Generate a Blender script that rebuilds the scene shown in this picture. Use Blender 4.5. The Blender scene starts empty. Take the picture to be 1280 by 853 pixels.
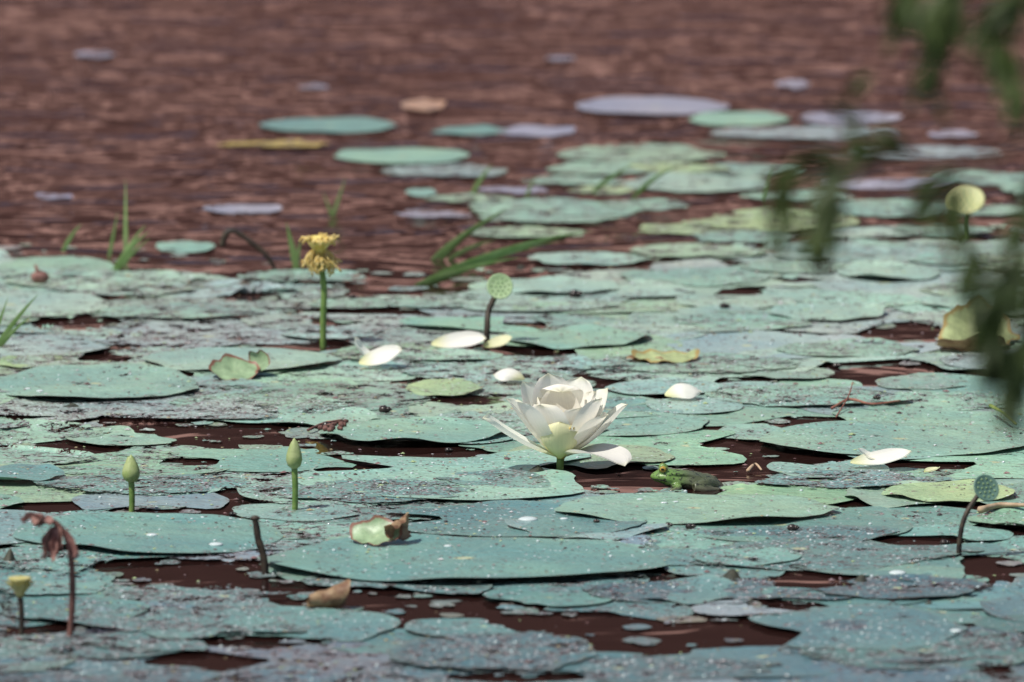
import bpy, math, random
from math import sin, cos, pi, radians, tan, sqrt, atan2, exp
from mathutils import Vector, Matrix, noise
from mathutils.bvhtree import BVHTree
random.seed(11)
R = random.random
def U(a, b): return a + (b - a) * R()
scene = bpy.context.scene

# ------------------------------------------------------------------ survey
CAM_H = 2.0; PITCH = radians(8.0); HF = radians(6.5)
FPX = 640 / tan(HF / 2)
def ray(u, v):
    x = (u - 640) / FPX; y = -(v - 426.5) / FPX
    return Vector((x, cos(PITCH) + y * sin(PITCH), -sin(PITCH) + y * cos(PITCH)))
def G(u, v, z=0.0):            # spot on the water surface
    d = ray(u, v); t = (z - CAM_H) / d.z
    return Vector((d.x * t, d.y * t, z))
def V(u, v, Y):                # spot on the upright plane y = Y
    d = ray(u, v); t = Y / d.y
    return Vector((d.x * t, Y, CAM_H + d.z * t))
def PX(Y): return Y / cos(PITCH) / FPX

# ------------------------------------------------------------------ node helper
class NT:
    def __init__(s, name):
        s.m = bpy.data.materials.new(name); s.m.use_nodes = True
        s.t = s.m.node_tree; s.t.nodes.clear()
        s.out = s.t.nodes.new('ShaderNodeOutputMaterial')
    def n(s, typ, ins=None, **props):
        nd = s.t.nodes.new(typ)
        for k, v in props.items(): setattr(nd, k, v)
        if ins:
            for k, v in ins.items():
                if isinstance(v, bpy.types.NodeSocket): s.t.links.new(v, nd.inputs[k])
                else: nd.inputs[k].default_value = v
        return nd
    def math(s, op, a, b=None, c=None, clamp=False):
        d = {0: a}
        if b is not None: d[1] = b
        if c is not None: d[2] = c
        nd = s.n('ShaderNodeMath', d, operation=op); nd.use_clamp = clamp
        return nd.outputs[0]
    def noise(s, vec, scale, detail=3, rough=.5, dist=0):
        return s.n('ShaderNodeTexNoise', {'Vector': vec, 'Scale': scale, 'Detail': detail, 'Roughness': rough, 'Distortion': dist})
    def step(s, x, a, b):
        nd = s.n('ShaderNodeMapRange', {0: x, 1: a, 2: b, 3: 0.0, 4: 1.0}, interpolation_type='SMOOTHSTEP')
        return nd.outputs[0]
    def mix(s, f, a, b, mode='MIX'):
        nd = s.n('ShaderNodeMix', data_type='RGBA', blend_type=mode)
        for k, v in ((0, f), (6, a), (7, b)):
            if isinstance(v, bpy.types.NodeSocket): s.t.links.new(v, nd.inputs[k])
            else:
                if k and len(v) == 3: v = (*v, 1)
                nd.inputs[k].default_value = v
        return nd.outputs[2]
    def pos(s): return s.n('ShaderNodeNewGeometry').outputs['Position']
    def obj(s): return s.n('ShaderNodeTexCoord').outputs['Object']
    def surf(s, sh): s.t.links.new(sh, s.out.inputs['Surface']); return s.m

def simple_mat(name, c1, c2, scale=40, rough=.5, transl=0.0, bump=.15, bscale=None, spec=.4, detail=3):
    n = NT(name); p = n.obj()
    f = n.noise(p, scale, detail, .6).outputs[0]
    f = n.step(f, .35, .65)
    col = n.mix(f, c1, c2)
    f2 = n.noise(p, bscale or scale * 3, 2, .6).outputs[0]
    b = n.n('ShaderNodeBump', {'Strength': bump, 'Distance': .002, 'Height': f2})
    bs = n.n('ShaderNodeBsdfPrincipled', {'Base Color': col, 'Roughness': rough, 'Specular IOR Level': spec, 'Normal': b.outputs[0]})
    sh = bs.outputs[0]
    if transl > 0:
        tr = n.n('ShaderNodeBsdfTranslucent', {'Color': col})
        sh = n.n('ShaderNodeMixShader', {0: transl, 1: sh, 2: tr.outputs[0]}).outputs[0]
    return n.surf(sh)

# ------------------------------------------------------------------ mesh helper
class MB:
    def __init__(s): s.v = []; s.f = []; s.mi = []; s.uv = []; s.col = []; s.mot = []
    def add(s, vs, fs, mi=0, uv=None, col=(1, 1, 1), mot=0.0):
        o = len(s.v); s.v += [tuple(v) for v in vs]
        s.f += [tuple(i + o for i in f) for f in fs]; s.mi += [mi] * len(fs)
        s.uv += uv if uv else [(0, 0)] * len(vs)
        s.col += [(*col[:3], 1)] * len(vs); s.mot += [mot] * len(vs)
    def obj(s, name, mats, smooth=True, parent=None, attrs=False, matrix=None):
        me = bpy.data.meshes.new(name); me.from_pydata(s.v, [], s.f)
        for m in (mats if isinstance(mats, (list, tuple)) else [mats]): me.materials.append(m)
        me.polygons.foreach_set('material_index', s.mi)
        me.polygons.foreach_set('use_smooth', [smooth] * len(s.f))
        ul = me.uv_layers.new(name='UVMap')
        li = [0] * len(me.loops); me.loops.foreach_get('vertex_index', li)
        flat = []
        for i in li: flat += s.uv[i]
        ul.data.foreach_set('uv', flat)
        if attrs:
            a = me.attributes.new('pcol', 'FLOAT_COLOR', 'POINT')
            a.data.foreach_set('color', [c for q in s.col for c in q])
            a = me.attributes.new('pmot', 'FLOAT', 'POINT'); a.data.foreach_set('value', s.mot)
        me.update()
        ob = bpy.data.objects.new(name, me); scene.collection.objects.link(ob)
        if parent: ob.parent = parent
        if matrix: ob.matrix_world = matrix
        return ob
def empty(name, loc=(0, 0, 0)):
    e = bpy.data.objects.new(name, None); e.empty_display_size = .05; e.location = loc
    scene.collection.objects.link(e); return e

def crom(P, n=6):
    P = [Vector(p) for p in P]; Q = [P[0] * 2 - P[1]] + P + [P[-1] * 2 - P[-2]]; out = []
    for i in range(1, len(Q) - 2):
        a, b, c, d = Q[i - 1:i + 3]
        for k in range(n):
            t = k / n
            out.append(.5 * ((2 * b) + (c - a) * t + (2 * a - 5 * b + 4 * c - d) * t * t + (3 * b - a - 3 * c + d) * t ** 3))
    out.append(P[-1]); return out
def tube(mb, pts, r0, r1=None, seg=8, mi=0, n=6, wob=0, smooth=True):
    P = crom(pts, n) if smooth else [Vector(p) for p in pts]
    r1 = r0 if r1 is None else r1; vs = []; fs = []
    for i, p in enumerate(P):
        t = (P[min(i + 1, len(P) - 1)] - P[max(i - 1, 0)]).normalized()
        a = t.cross(Vector((.31, .95, .1))).normalized(); b = t.cross(a)
        r = (r0 + (r1 - r0) * i / (len(P) - 1)) * (1 + wob * noise.noise(p * 60))
        for k in range(seg):
            an = 2 * pi * k / seg; vs.append(p + (a * cos(an) + b * sin(an)) * r)
    for i in range(len(P) - 1):
        for k in range(seg):
            k2 = (k + 1) % seg
            fs.append((i * seg + k, i * seg + k2, (i + 1) * seg + k2, (i + 1) * seg + k))
    fs.append(tuple(range(seg))[::-1]); fs.append(tuple((len(P) - 1) * seg + k for k in range(seg)))
    mb.add(vs, fs, mi)
def revolve(mb, prof, M, seg=24, mi=0, ridge=0, nr=5):
    vs = []; fs = []
    for (r, z) in prof:
        for k in range(seg):
            a = 2 * pi * k / seg; rr = r * (1 + ridge * abs(sin(nr * a / 2)))
            vs.append(M @ Vector((rr * cos(a), rr * sin(a), z)))
    for i in range(len(prof) - 1):
        for k in range(seg):
            k2 = (k + 1) % seg
            fs.append((i * seg + k, i * seg + k2, (i + 1) * seg + k2, (i + 1) * seg + k))
    fs.append(tuple(range(seg))[::-1]); fs.append(tuple((len(prof) - 1) * seg + k for k in range(seg)))
    mb.add(vs, fs, mi)
def blob(mb, c, rad, mi=0, seg=10, rings=7, M=None):
    c = Vector(c); vs = []; fs = []
    if not hasattr(rad, '__len__'): rad = (rad,) * 3
    for i in range(rings + 1):
        ph = pi * i / rings
        for k in range(seg):
            a = 2 * pi * k / seg
            p = Vector((rad[0] * sin(ph) * cos(a), rad[1] * sin(ph) * sin(a), rad[2] * cos(ph)))
            if M: p = M @ p
            vs.append(c + p)
    for i in range(rings):
        for k in range(seg):
            k2 = (k + 1) % seg; fs.append((i * seg + k, (i + 1) * seg + k, (i + 1) * seg + k2, i * seg + k2))
    mb.add(vs, fs, mi)
def petal(mb, L, W, e0, e1, cup, M, n=18, m=10, mi=0, tip=0.0, side=0.0, wav=0.0, blunt=.6, pw=1.0, cup1=None):
    e0, e1, tip = radians(e0), radians(e1), radians(tip)
    x = z = 0.0; vs = []; uv = []; fs = []; ph = U(0, 50)
    cup1 = cup if cup1 is None else cup1
    for i in range(n + 1):
        s = i / n
        a = e0 + (e1 - e0) * s ** pw + tip * max(0, (s - .72) / .28) ** 1.5
        if i: x += cos(a) * L / n; z += sin(a) * L / n
        w = W * (s ** .8 * (1 - s) ** blunt / .385) * .93 + .16 * W * (1 - s)
        c = cup + (cup1 - cup) * s
        for j in range(m + 1):
            t = -1 + 2 * j / m
            y = w * sin(t * c) / c; o = w * (1 - cos(t * c)) / c
            o += wav * W * noise.noise(Vector((s * 3, t * 1.5, ph))) * (.3 + abs(t)) * s
            y += side * L * s * s
            vs.append(M @ Vector((x - sin(a) * o, y, z + cos(a) * o))); uv.append((.5 + .5 * t, s))
    for i in range(n):
        for j in range(m):
            q = i * (m + 1) + j; fs.append((q, q + 1, q + m + 2, q + m + 1))
    mb.add(vs, fs, mi, uv)
def RZ(d): return Matrix.Rotation(radians(d), 4, 'Z')
def T(v): return Matrix.Translation(v)

# ------------------------------------------------------------------ materials
def leaf_material():
    n = NT('lotus_leaf_surface'); p = n.pos()
    col = n.n('ShaderNodeAttribute', attribute_name='pcol').outputs['Color']
    mot = n.n('ShaderNodeAttribute', attribute_name='pmot').outputs['Fac']
    uv = n.n('ShaderNodeTexCoord').outputs['UV']
    sx = n.n('ShaderNodeSeparateXYZ', {0: uv}); x, y = sx.outputs[0], sx.outputs[1]
    r = n.math('SQRT', n.math('ADD', n.math('MULTIPLY', x, x), n.math('MULTIPLY', y, y)))
    n_lo = n.noise(p, 5, 2, .5).outputs[0]
    n_md = n.noise(p, 22, 4, .74).outputs[0]
    n_hi = n.noise(p, 150, 3, .7).outputs[0]
    ang = n.math('ARCTAN2', y, x)
    ang = n.math('ADD', ang, n.math('MULTIPLY', n_lo, .25))
    saw = n.math('ABSOLUTE', n.math('SINE', n.math('MULTIPLY', ang, 10.5)))
    vein = n.math('SUBTRACT', 1.0, n.step(n.math('MULTIPLY', saw, r), 0.0, .055))
    c = n.mix(n.step(n_lo, .3, .7), n.mix(1.0, col, (.80, .88, .96), 'MULTIPLY'), n.mix(1.0, col, (1.18, 1.12, 1.05), 'MULTIPLY'))
    c = n.mix(n.math('MULTIPLY', n.step(n_md, .42, .62), .45), c, n.mix(1.0, col, (.74, .80, .86), 'MULTIPLY'))
    c = n.mix(n.math('MULTIPLY', n.step(n_hi, .49, .60), n.math('ADD', .08, n.math('MULTIPLY', mot, .60))), c, n.mix(1.0, col, (1.65, 1.5, 1.55), 'MULTIPLY'))
    c = n.mix(n.math('MULTIPLY', vein, .38), c, n.mix(.5, col, (.5, .56, .42)))
    c = n.mix(n.math('SUBTRACT', 1.0, n.step(r, .03, .07)), c, (.42, .46, .28))
    rim = n.step(n.math('ADD', r, n.math('MULTIPLY', n.math('SUBTRACT', n_md, .5), .5)), .88, 1.03)
    c = n.mix(n.math('MULTIPLY', rim, n.math('ADD', .15, n.math('MULTIPLY', mot, .35))), c, n.mix(.5, col, (.32, .27, .16)))
    th = n.math('SUBTRACT', .615, n.math('MULTIPLY', mot, .120))
    sp = n.math('ADD', n.math('MULTIPLY', n_md, .55), n.math('MULTIPLY', n_hi, .45))
    spot = n.step(n.math('SUBTRACT', sp, th), -.01, .02)
    vor = n.n('ShaderNodeTexVoronoi', {'Vector': p, 'Scale': 170.0})
    vs_ = n.n('ShaderNodeSeparateColor', {0: vor.outputs['Color']})
    dead = n.mix(n.step(vs_.outputs[0], .3, .8), (.065, .034, .034), (.19, .135, .14))
    dead = n.mix(n.step(vs_.outputs[1], .74, .84), dead, (.38, .39, .40))
    c = n.mix(n.math('MULTIPLY', spot, .86), c, dead)
    dot = n.math('LESS_THAN', vor.outputs['Distance'], .36)
    pk = n.math('MULTIPLY', dot, n.math('LESS_THAN', vs_.outputs[2], n.math('ADD', .03, n.math('MULTIPLY', mot, .22))))
    c = n.mix(pk, c, (.085, .04, .04))
    lt = n.math('MULTIPLY', dot, n.math('GREATER_THAN', vs_.outputs[2], n.math('SUBTRACT', .985, n.math('MULTIPLY', mot, .05))))
    c = n.mix(lt, c, (.60, .64, .66))
    n_b = n.noise(p, 55, 2, .65).outputs[0]
    b = n.n('ShaderNodeBump', {'Strength': .8, 'Distance': .005, 'Height': n_b})
    rough = n.math('ADD', .20, n.math('MULTIPLY', n_hi, .25))
    bs = n.n('ShaderNodeBsdfPrincipled', {'Base Color': c, 'Roughness': rough, 'Specular IOR Level': .5, 'Normal': b.outputs[0]})
    thh = n.math('SUBTRACT', .665, n.math('MULTIPLY', mot, .115))
    hh = n.math('ADD', n.math('MULTIPLY', n_md, .72), n.math('MULTIPLY', n_hi, .28))
    hole = n.math('GREATER_THAN', n.math('ADD', hh, n.math('MULTIPLY', n.step(r, .75, 1.1), n.math('MULTIPLY', mot, .07))), thh)
    tp = n.n('ShaderNodeBsdfTransparent')
    return n.surf(n.n('ShaderNodeMixShader', {0: hole, 1: bs.outputs[0], 2: tp.outputs[0]}).outputs[0])
LEAF = leaf_material()

def petal_material(name, tint=(.93, .915, .85), base=(.86, .84, .48), tipc=(.84, .82, .55)):
    n = NT(name)
    uv = n.n('ShaderNodeTexCoord').outputs['UV']; s = n.n('ShaderNodeSeparateXYZ', {0: uv})
    m = n.n('ShaderNodeMapping', {0: uv, 3: (26, 1.2, 1)})
    ve = n.noise(m.outputs[0], 1.0, 3, .6).outputs[0]
    c = n.mix(n.step(ve, .3, .7), tint, tuple(q * .94 for q in tint))
    c = n.mix(n.math('SUBTRACT', 1.0, n.step(s.outputs[1], .0, .40)), c, base)
    c = n.mix(n.math('MULTIPLY', n.step(s.outputs[1], .9, 1.0), .5), c, tipc)
    b = n.n('ShaderNodeBump', {'Strength': .35, 'Distance': .0015, 'Height': ve})
    bs = n.n('ShaderNodeBsdfPrincipled', {'Base Color': c, 'Roughness': .5, 'Specular IOR Level': .3, 'Normal': b.outputs[0]})
    tr = n.n('ShaderNodeBsdfTranslucent', {'Color': c})
    return n.surf(n.n('ShaderNodeMixShader', {0: .40, 1: bs.outputs[0], 2: tr.outputs[0]}).outputs[0])
PETAL = petal_material('white_petal')
PETALG = petal_material('greenish_petal', (.86, .86, .56), (.62, .68, .3), (.8, .8, .5))
STEM = simple_mat('green_stem', (.10, .18, .04), (.16, .25, .065), 90, .5)
DSTEM = simple_mat('dark_stem', (.02, .014, .012), (.055, .04, .025), 90, .6)
BSTEM = simple_mat('brown_stem', (.08, .035, .03), (.16, .075, .06), 90, .7, bump=.4)
BUDM = simple_mat('bud_green', (.26, .34, .11), (.36, .42, .19), 60, .5, .1)
YEL = simple_mat('receptacle_yellow', (.60, .46, .10), (.74, .62, .22), 90, .55)
STAM = simple_mat('stamen_yellow', (.66, .45, .09), (.88, .76, .38), 260, .5, .3)
POD = simple_mat('pod_green', (.27, .40, .20), (.37, .49, .28), 60, .55)
PODT = simple_mat('pod_teal', (.08, .15, .12), (.11, .20, .16), 60, .55)
SEEDM = simple_mat('pod_seed', (.19, .30, .13), (.26, .36, .18), 60, .5)
GRASS = simple_mat('grass_blade', (.14, .25, .07), (.21, .32, .12), 30, .5, .25)
DRY = simple_mat('dry_petal', (.18, .08, .07), (.32, .18, .15), 60, .7, .2, .5)
SNAILM = simple_mat('snail_shell', (.012, .01, .01), (.04, .03, .025), 200, .25)
WILLOWL = simple_mat('willow_leaf', (.035, .062, .014), (.08, .12, .03), 12, .5, .3)
BARK = simple_mat('bark', (.06, .04, .03), (.14, .10, .07), 20, .85, bump=1.0)

# ------------------------------------------------------------------ ground + water
def ground_h(x, y):
    near = max(0, min(1, (5.0 - y) / 3.5)); far = max(0, min(1, (y - 42) / 34))
    side = max(0, min(1, (abs(x) - 55) / 30))
    h = -1.2 + 1.7 * (near * near * (3 - 2 * near))
    h += 19.0 * (far * far * (3 - 2 * far)) * (1 + .18 * noise.noise(Vector((x * .03, 3, 0))))
    h += 14.0 * max(0, min(1, (y - 70) / 40))  # unseen extra height, added to keep blue sky out of the ripples
    h += 9.0 * side * side
    return h + .5 * noise.noise(Vector((x * .1, y * .1, 0))) * max(near * .3, far, side)
mb = MB(); xs = [-300, -220, -150, -110, -85] + [i * 5 - 70 for i in range(29)] + [85, 110, 150, 220, 300]
ys = [-250, -120, -50, -20, -8, -3, 0] + [.5 + i * .75 for i in range(10)] + [12, 20, 30, 38] + [42 + i * 2.5 for i in range(16)] + [90, 110, 150, 220, 300, 400]
mb.add([(x, y, ground_h(x, y)) for y in ys for x in xs],
       [(j * len(xs) + i, j * len(xs) + i + 1, (j + 1) * len(xs) + i + 1, (j + 1) * len(xs) + i) for j in range(len(ys) - 1) for i in range(len(xs) - 1)])
n = NT('red_earth'); p = n.pos()
f = n.noise(p, .35, 5, .65).outputs[0]; f2 = n.noise(p, 2.0, 4, .6).outputs[0]
zz = n.math('ADD', n.n('ShaderNodeSeparateXYZ', {0: p}).outputs[2], n.math('MULTIPLY', n.math('SUBTRACT', f2, .5), 2.5))
c = n.mix(n.step(f, .35, .65), (.44, .26, .22), (.35, .20, .17))
c = n.mix(n.step(zz, 4.7, 5.8), c, (.036, .019, .017))          # invented dark scrub band, added to darken the near water's reflection
c = n.mix(n.math('SUBTRACT', 1.0, n.step(zz, 1.8, 3.2)), c, (.055, .026, .022))   # foot painted dark, added for contrast in the ripples' reflection
n.surf(n.n('ShaderNodeBsdfPrincipled', {'Base Color': c, 'Roughness': .95, 'Specular IOR Level': .1}).outputs[0])
mb.obj('ground', n.m)

n = NT('muddy_water'); p = n.pos()
mp = n.n('ShaderNodeMapping', {0: p, 2: (0, 0, radians(14)), 3: (.78, 1.0, 1)}).outputs[0]
w1 = n.noise(mp, 4.0, 2.0, .5, 1.2).outputs[0]
w2 = n.noise(mp, 11, 2, .5).outputs[0]
sy = n.n('ShaderNodeSeparateXYZ', {0: p}).outputs[1]
open_ = n.step(sy, 14.2, 16.4)
amp = n.math('ADD', .14, n.math('MULTIPLY', open_, .86))
h = n.math('ADD', n.math('MULTIPLY', w1, 1.0), n.math('MULTIPLY', w2, .20))
h = n.math('MULTIPLY', h, amp)
b = n.n('ShaderNodeBump', {'Strength': 1.0, 'Distance': .030, 'Height': h})
wc = n.mix(w2, (.011, .0045, .004), (.024, .010, .0085))
wc = n.mix(open_, wc, (.040, .018, .0155))
bs = n.n('ShaderNodeBsdfPrincipled', {'Base Color': wc, 'Roughness': .04, 'IOR': 1.33, 'Normal': b.outputs[0]})
n.surf(bs.outputs[0])
mb = MB(); mb.add([(-90, 2.0, 0), (90, 2.0, 0), (90, 62, 0), (-90, 62, 0)], [(0, 1, 2, 3)]); mb.obj('water', n.m)

# ------------------------------------------------------------------ lotus leaves
gaps_px = [(350,438,150,14),(95,407,110,16),(130,452,70,10),(250,540,170,22),(330,552,200,26),(470,563,180,22),(560,570,110,14),
 (660,408,60,10),(1130,418,110,26),(1100,460,130,13),(1010,530,90,18),(1000,577,130,18),(840,602,230,34),(760,602,100,22),
 (240,722,210,36),(170,712,120,18),(340,735,90,20),(450,752,220,26),(580,768,220,24),(720,785,240,32),(860,795,260,36),(960,800,90,18),(800,815,130,16),
 (1240,715,90,40),(1150,680,120,14),(190,640,110,12),(500,392,90,8),(310,372,80,7),(1000,352,60,8),
 (1215,300,90,12),(60,560,110,9),(700,590,60,12),(240,580,90,9),(640,850,180,16),(980,760,90,12),(150,530,100,8),(1240,470,70,9),
 (250,830,160,14),(930,365,70,8),(420,405,70,8),(585,505,90,7),(900,560,90,8),(60,790,90,16),(330,805,150,14),(400,435,60,8),(608,436,60,7),
 (700,440,50,6),(930,478,80,7),(440,590,100,9),(1180,585,80,8),(60,640,80,7),(520,655,70,8),(1010,735,120,10),(40,525,80,6),(1000,420,60,6),(250,345,60,6)]
gaps = []
for (u, v, w, h) in gaps_px:
    c = G(u, v); gaps.append((c.x, c.y, w / 2 * PX(c.y), (G(u, v - h / 2).y - G(u, v + h / 2).y) / 2))
def in_gap(x, y, grow=1.0):
    for (cx, cy, rx, ry) in gaps:
        dx = (x - cx) / rx; dy = (y - cy) / ry
        if abs(dx) < 1.5 and abs(dy) < 1.5:
            if dx * dx + dy * dy < grow * (1 + .6 * noise.noise(Vector((x * 14, y * 9, 1.7))) + .5 * noise.noise(Vector((x * 42, y * 26, 3.1)))): return True
    return False
bnd = [G(u, v) for (u, v) in [(-1400,300),(-600,300),(0,318),(200,337),(340,352),(520,366),(640,352),(760,338),(860,314),(1000,312),(1280,298),(1900,292),(2700,290)]]
def ymax(x):
    for a, b_ in zip(bnd, bnd[1:]):
        if a.x <= x <= b_.x: return a.y + (b_.y - a.y) * (x - a.x) / (b_.x - a.x)
    return 14.0
def pad(mb, cx, cy, r, z, col, mot, asp=1.0, rag=.06, carve=True, und=.005, rim=.006, seg=56, rings=7, tilt=None, scal=0.0):
    ph = U(0, 100); rot = U(0, 6.28); tx, ty = tilt if tilt else (U(-.003, .003), U(-.003, .003))
    Rs = []
    for k in range(seg):
        a = 2 * pi * k / seg
        rr = r * (1 + rag * 2.2 * noise.noise(Vector((cos(a) * 1.3, sin(a) * 1.3, ph))) + rag * .7 * noise.noise(Vector((cos(a) * 5, sin(a) * 5, ph + 9))) + scal * noise.noise(Vector((cos(a) * 11, sin(a) * 11, ph))))
        if carve:
            q = .15
            while q <= 1.0:
                if in_gap(cx + cos(a) * rr * q, cy + sin(a) * rr * asp * q): break
                q += .05
            rr *= max(q - .03, .12) if q <= 1.0 else 1
        Rs.append(rr)
    Rs = [(Rs[k - 1] + 3 * Rs[k] + Rs[(k + 1) % seg]) / 5 for k in range(seg)]
    vs = [(cx, cy, z - .0012)]; uv = [(0, 0)]; fs = []
    for i in range(1, rings + 1):
        s = (i / rings) ** .85
        for k in range(seg):
            a = 2 * pi * k / seg; x = cos(a) * Rs[k] * s; y = sin(a) * Rs[k] * asp * s
            zz = z + x * tx + y * ty + und * noise.noise(Vector((x * 9, y * 9, ph)))
            zz += rim * max(0, s - .8) / .2 * (noise.noise(Vector((cos(a) * 1.4, sin(a) * 1.4, ph + 4))) + .1) * 1.8
            vs.append((cx + x, cy + y, max(zz, .0012))); uv.append((cos(a + rot) * s, sin(a + rot) * s))
    for k in range(seg): fs.append((0, 1 + k, 1 + (k + 1) % seg))
    for i in range(rings - 1):
        for k in range(seg):
            k2 = (k + 1) % seg; q = 1 + i * seg
            fs.append((q + k, q + seg + k, q + seg + k2, q + k2))
    mb.add(vs, fs, 0, uv, col, mot)
GRN = (.230, .385, .300); TEAL = (.140, .275, .250); BLUE = (.074, .145, .160); SKYLAV = (.27, .275, .35); YGR = (.32, .43, .23); PALE = (.290, .425, .345)  # the lavender is sky reflection on leaves, put into their base colour
def lerp(a, b, t): return tuple(x + (y - x) * t for x, y in zip(a, b))
def jit(c, a=.16):
    k = 1 + U(-a, a); return tuple(max(.01, q * k * (1 + U(-a, a) * .4)) for q in c)
def base_col(y):  # bluer towards the camera: sky reflection put into the leaf colour
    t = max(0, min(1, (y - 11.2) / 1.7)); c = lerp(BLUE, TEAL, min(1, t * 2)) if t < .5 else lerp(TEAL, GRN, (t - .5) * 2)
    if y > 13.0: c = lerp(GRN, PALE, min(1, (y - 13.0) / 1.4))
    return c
carpet = MB(); placed = []
tries = 0
while tries < 60000 and len(placed) < 1150:
    tries += 1
    x = U(-3.2, 3.2); y = U(9.3, 16.0); r = U(.07, .2) * (1 if R() < .7 else 1.3)
    if y + r * .55 > ymax(x) or in_gap(x, y): continue
    k = .59
    if any((x - a) ** 2 + (y - b_) ** 2 < (k * (r + c)) ** 2 for a, b_, c in placed): continue
    placed.append((x, y, r))
for (x, y, r) in placed:
    mo = .62 + .6 * noise.noise(Vector((x * 1.1, y * .9, 5))) + U(-.4, .38)
    if y < 12.4: mo += .06
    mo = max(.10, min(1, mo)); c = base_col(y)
    q = R()
    if q < .08: c = lerp(c, SKYLAV, .4)
    elif q < .16: c = lerp(c, YGR, .5 if y > 12.6 else .15)
    pad(carpet, x, y, r, U(.0015, .0060), jit(c), mo, asp=U(.88, 1.12), rag=U(.03, .12), scal=.06 * mo, seg=52, rings=6, und=.0018, rim=.002 if R() < .9 else .007)
leaf_mass = carpet.obj('lotus_leaf_carpet', LEAF, attrs=True)
# torn bits of leaf adrift in the gaps and along the open-water edge
fr = MB(); k = 0
for _ in range(30000):
    if k >= 620: break
    x = U(-2.4, 2.4); y = U(10.4, 15.9); ym = ymax(x)
    if in_gap(x, y): ok = R() < (.8 if not in_gap(x, y, .45) else .04)
    else: ok = abs(y - ym) < .22 and R() < .4
    if not ok: continue
    k += 1; r = U(.004, .020) * (1 if R() < .85 else 1.7)
    pad(fr, x, y, r, U(.0012, .0022), jit(lerp(base_col(y), (.16, .11, .09), U(0, .7)), .25), U(.3, .9), asp=U(.5, 1.5), rag=.3, carve=False, und=0, rim=.001, seg=14, rings=2, scal=.25)
frag = fr.obj('leaf_fragments', LEAF, attrs=True)

P = [(640,655,330,44,lerp(TEAL,BLUE,.45),.3),(580,709,515,56,lerp(TEAL,GRN,.05),.12),(190,676,330,46,TEAL,.18),(868,643,352,36,lerp(GRN,YGR,.1),.12),
 (1125,556,350,40,GRN,.2),(520,547,240,28,GRN,.2),(120,486,270,42,GRN,.25),(300,456,240,26,PALE,.2),(722,428,175,26,GRN,.15),(600,411,205,15,GRN,.25),
 (700,365,150,20,PALE,.2),(555,489,96,19,YGR,.3),(1190,622,165,24,YGR,.25),(1000,690,430,50,lerp(BLUE,TEAL,.5),.7),(1110,345,130,20,PALE,.25),
 (60,413,115,22,GRN,.35),(50,456,110,16,YGR,.3),(1035,396,145,18,PALE,.2),(1215,382,130,20,PALE,.25),(870,350,190,22,GRN,.5),(1020,372,130,16,PALE,.3),
 (20,600,120,22,TEAL,.25),(620,822,260,50,BLUE,.85),(1130,806,320,52,BLUE,.9),(210,792,360,50,lerp(BLUE,TEAL,.5),.9),(60,735,160,26,TEAL,.6),
 (900,745,330,30,BLUE,.85),(1120,740,220,30,BLUE,.8),(760,515,180,26,TEAL,.6),(1010,500,260,28,GRN,.8),(1180,505,160,20,GRN,.7),(700,600,330,34,TEAL,.75),
 (450,620,300,26,TEAL,.95),(180,610,260,26,TEAL,.95),(1060,605,230,24,TEAL,.95),(330,510,220,22,GRN,.9),(880,460,260,24,GRN,.9),(560,450,130,14,GRN,.7),
 (930,405,180,20,GRN,.8),(220,395,200,18,GRN,.85),(150,365,180,16,PALE,.9),(30,345,150,16,GRN,.85),(380,350,160,14,GRN,.8),(480,385,180,16,GRN,.85),(740,390,200,14,lerp(GRN,YGR,.4),.7),
 (1060,440,180,22,GRN,.7),(1230,440,120,18,GRN,.6),(1050,312,200,14,GRN,.85),(870,318,190,16,lerp(GRN,YGR,.3),.8),(1200,330,140,14,GRN,.8),(770,840,420,30,BLUE,.8),(120,850,300,30,BLUE,.8)]
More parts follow.
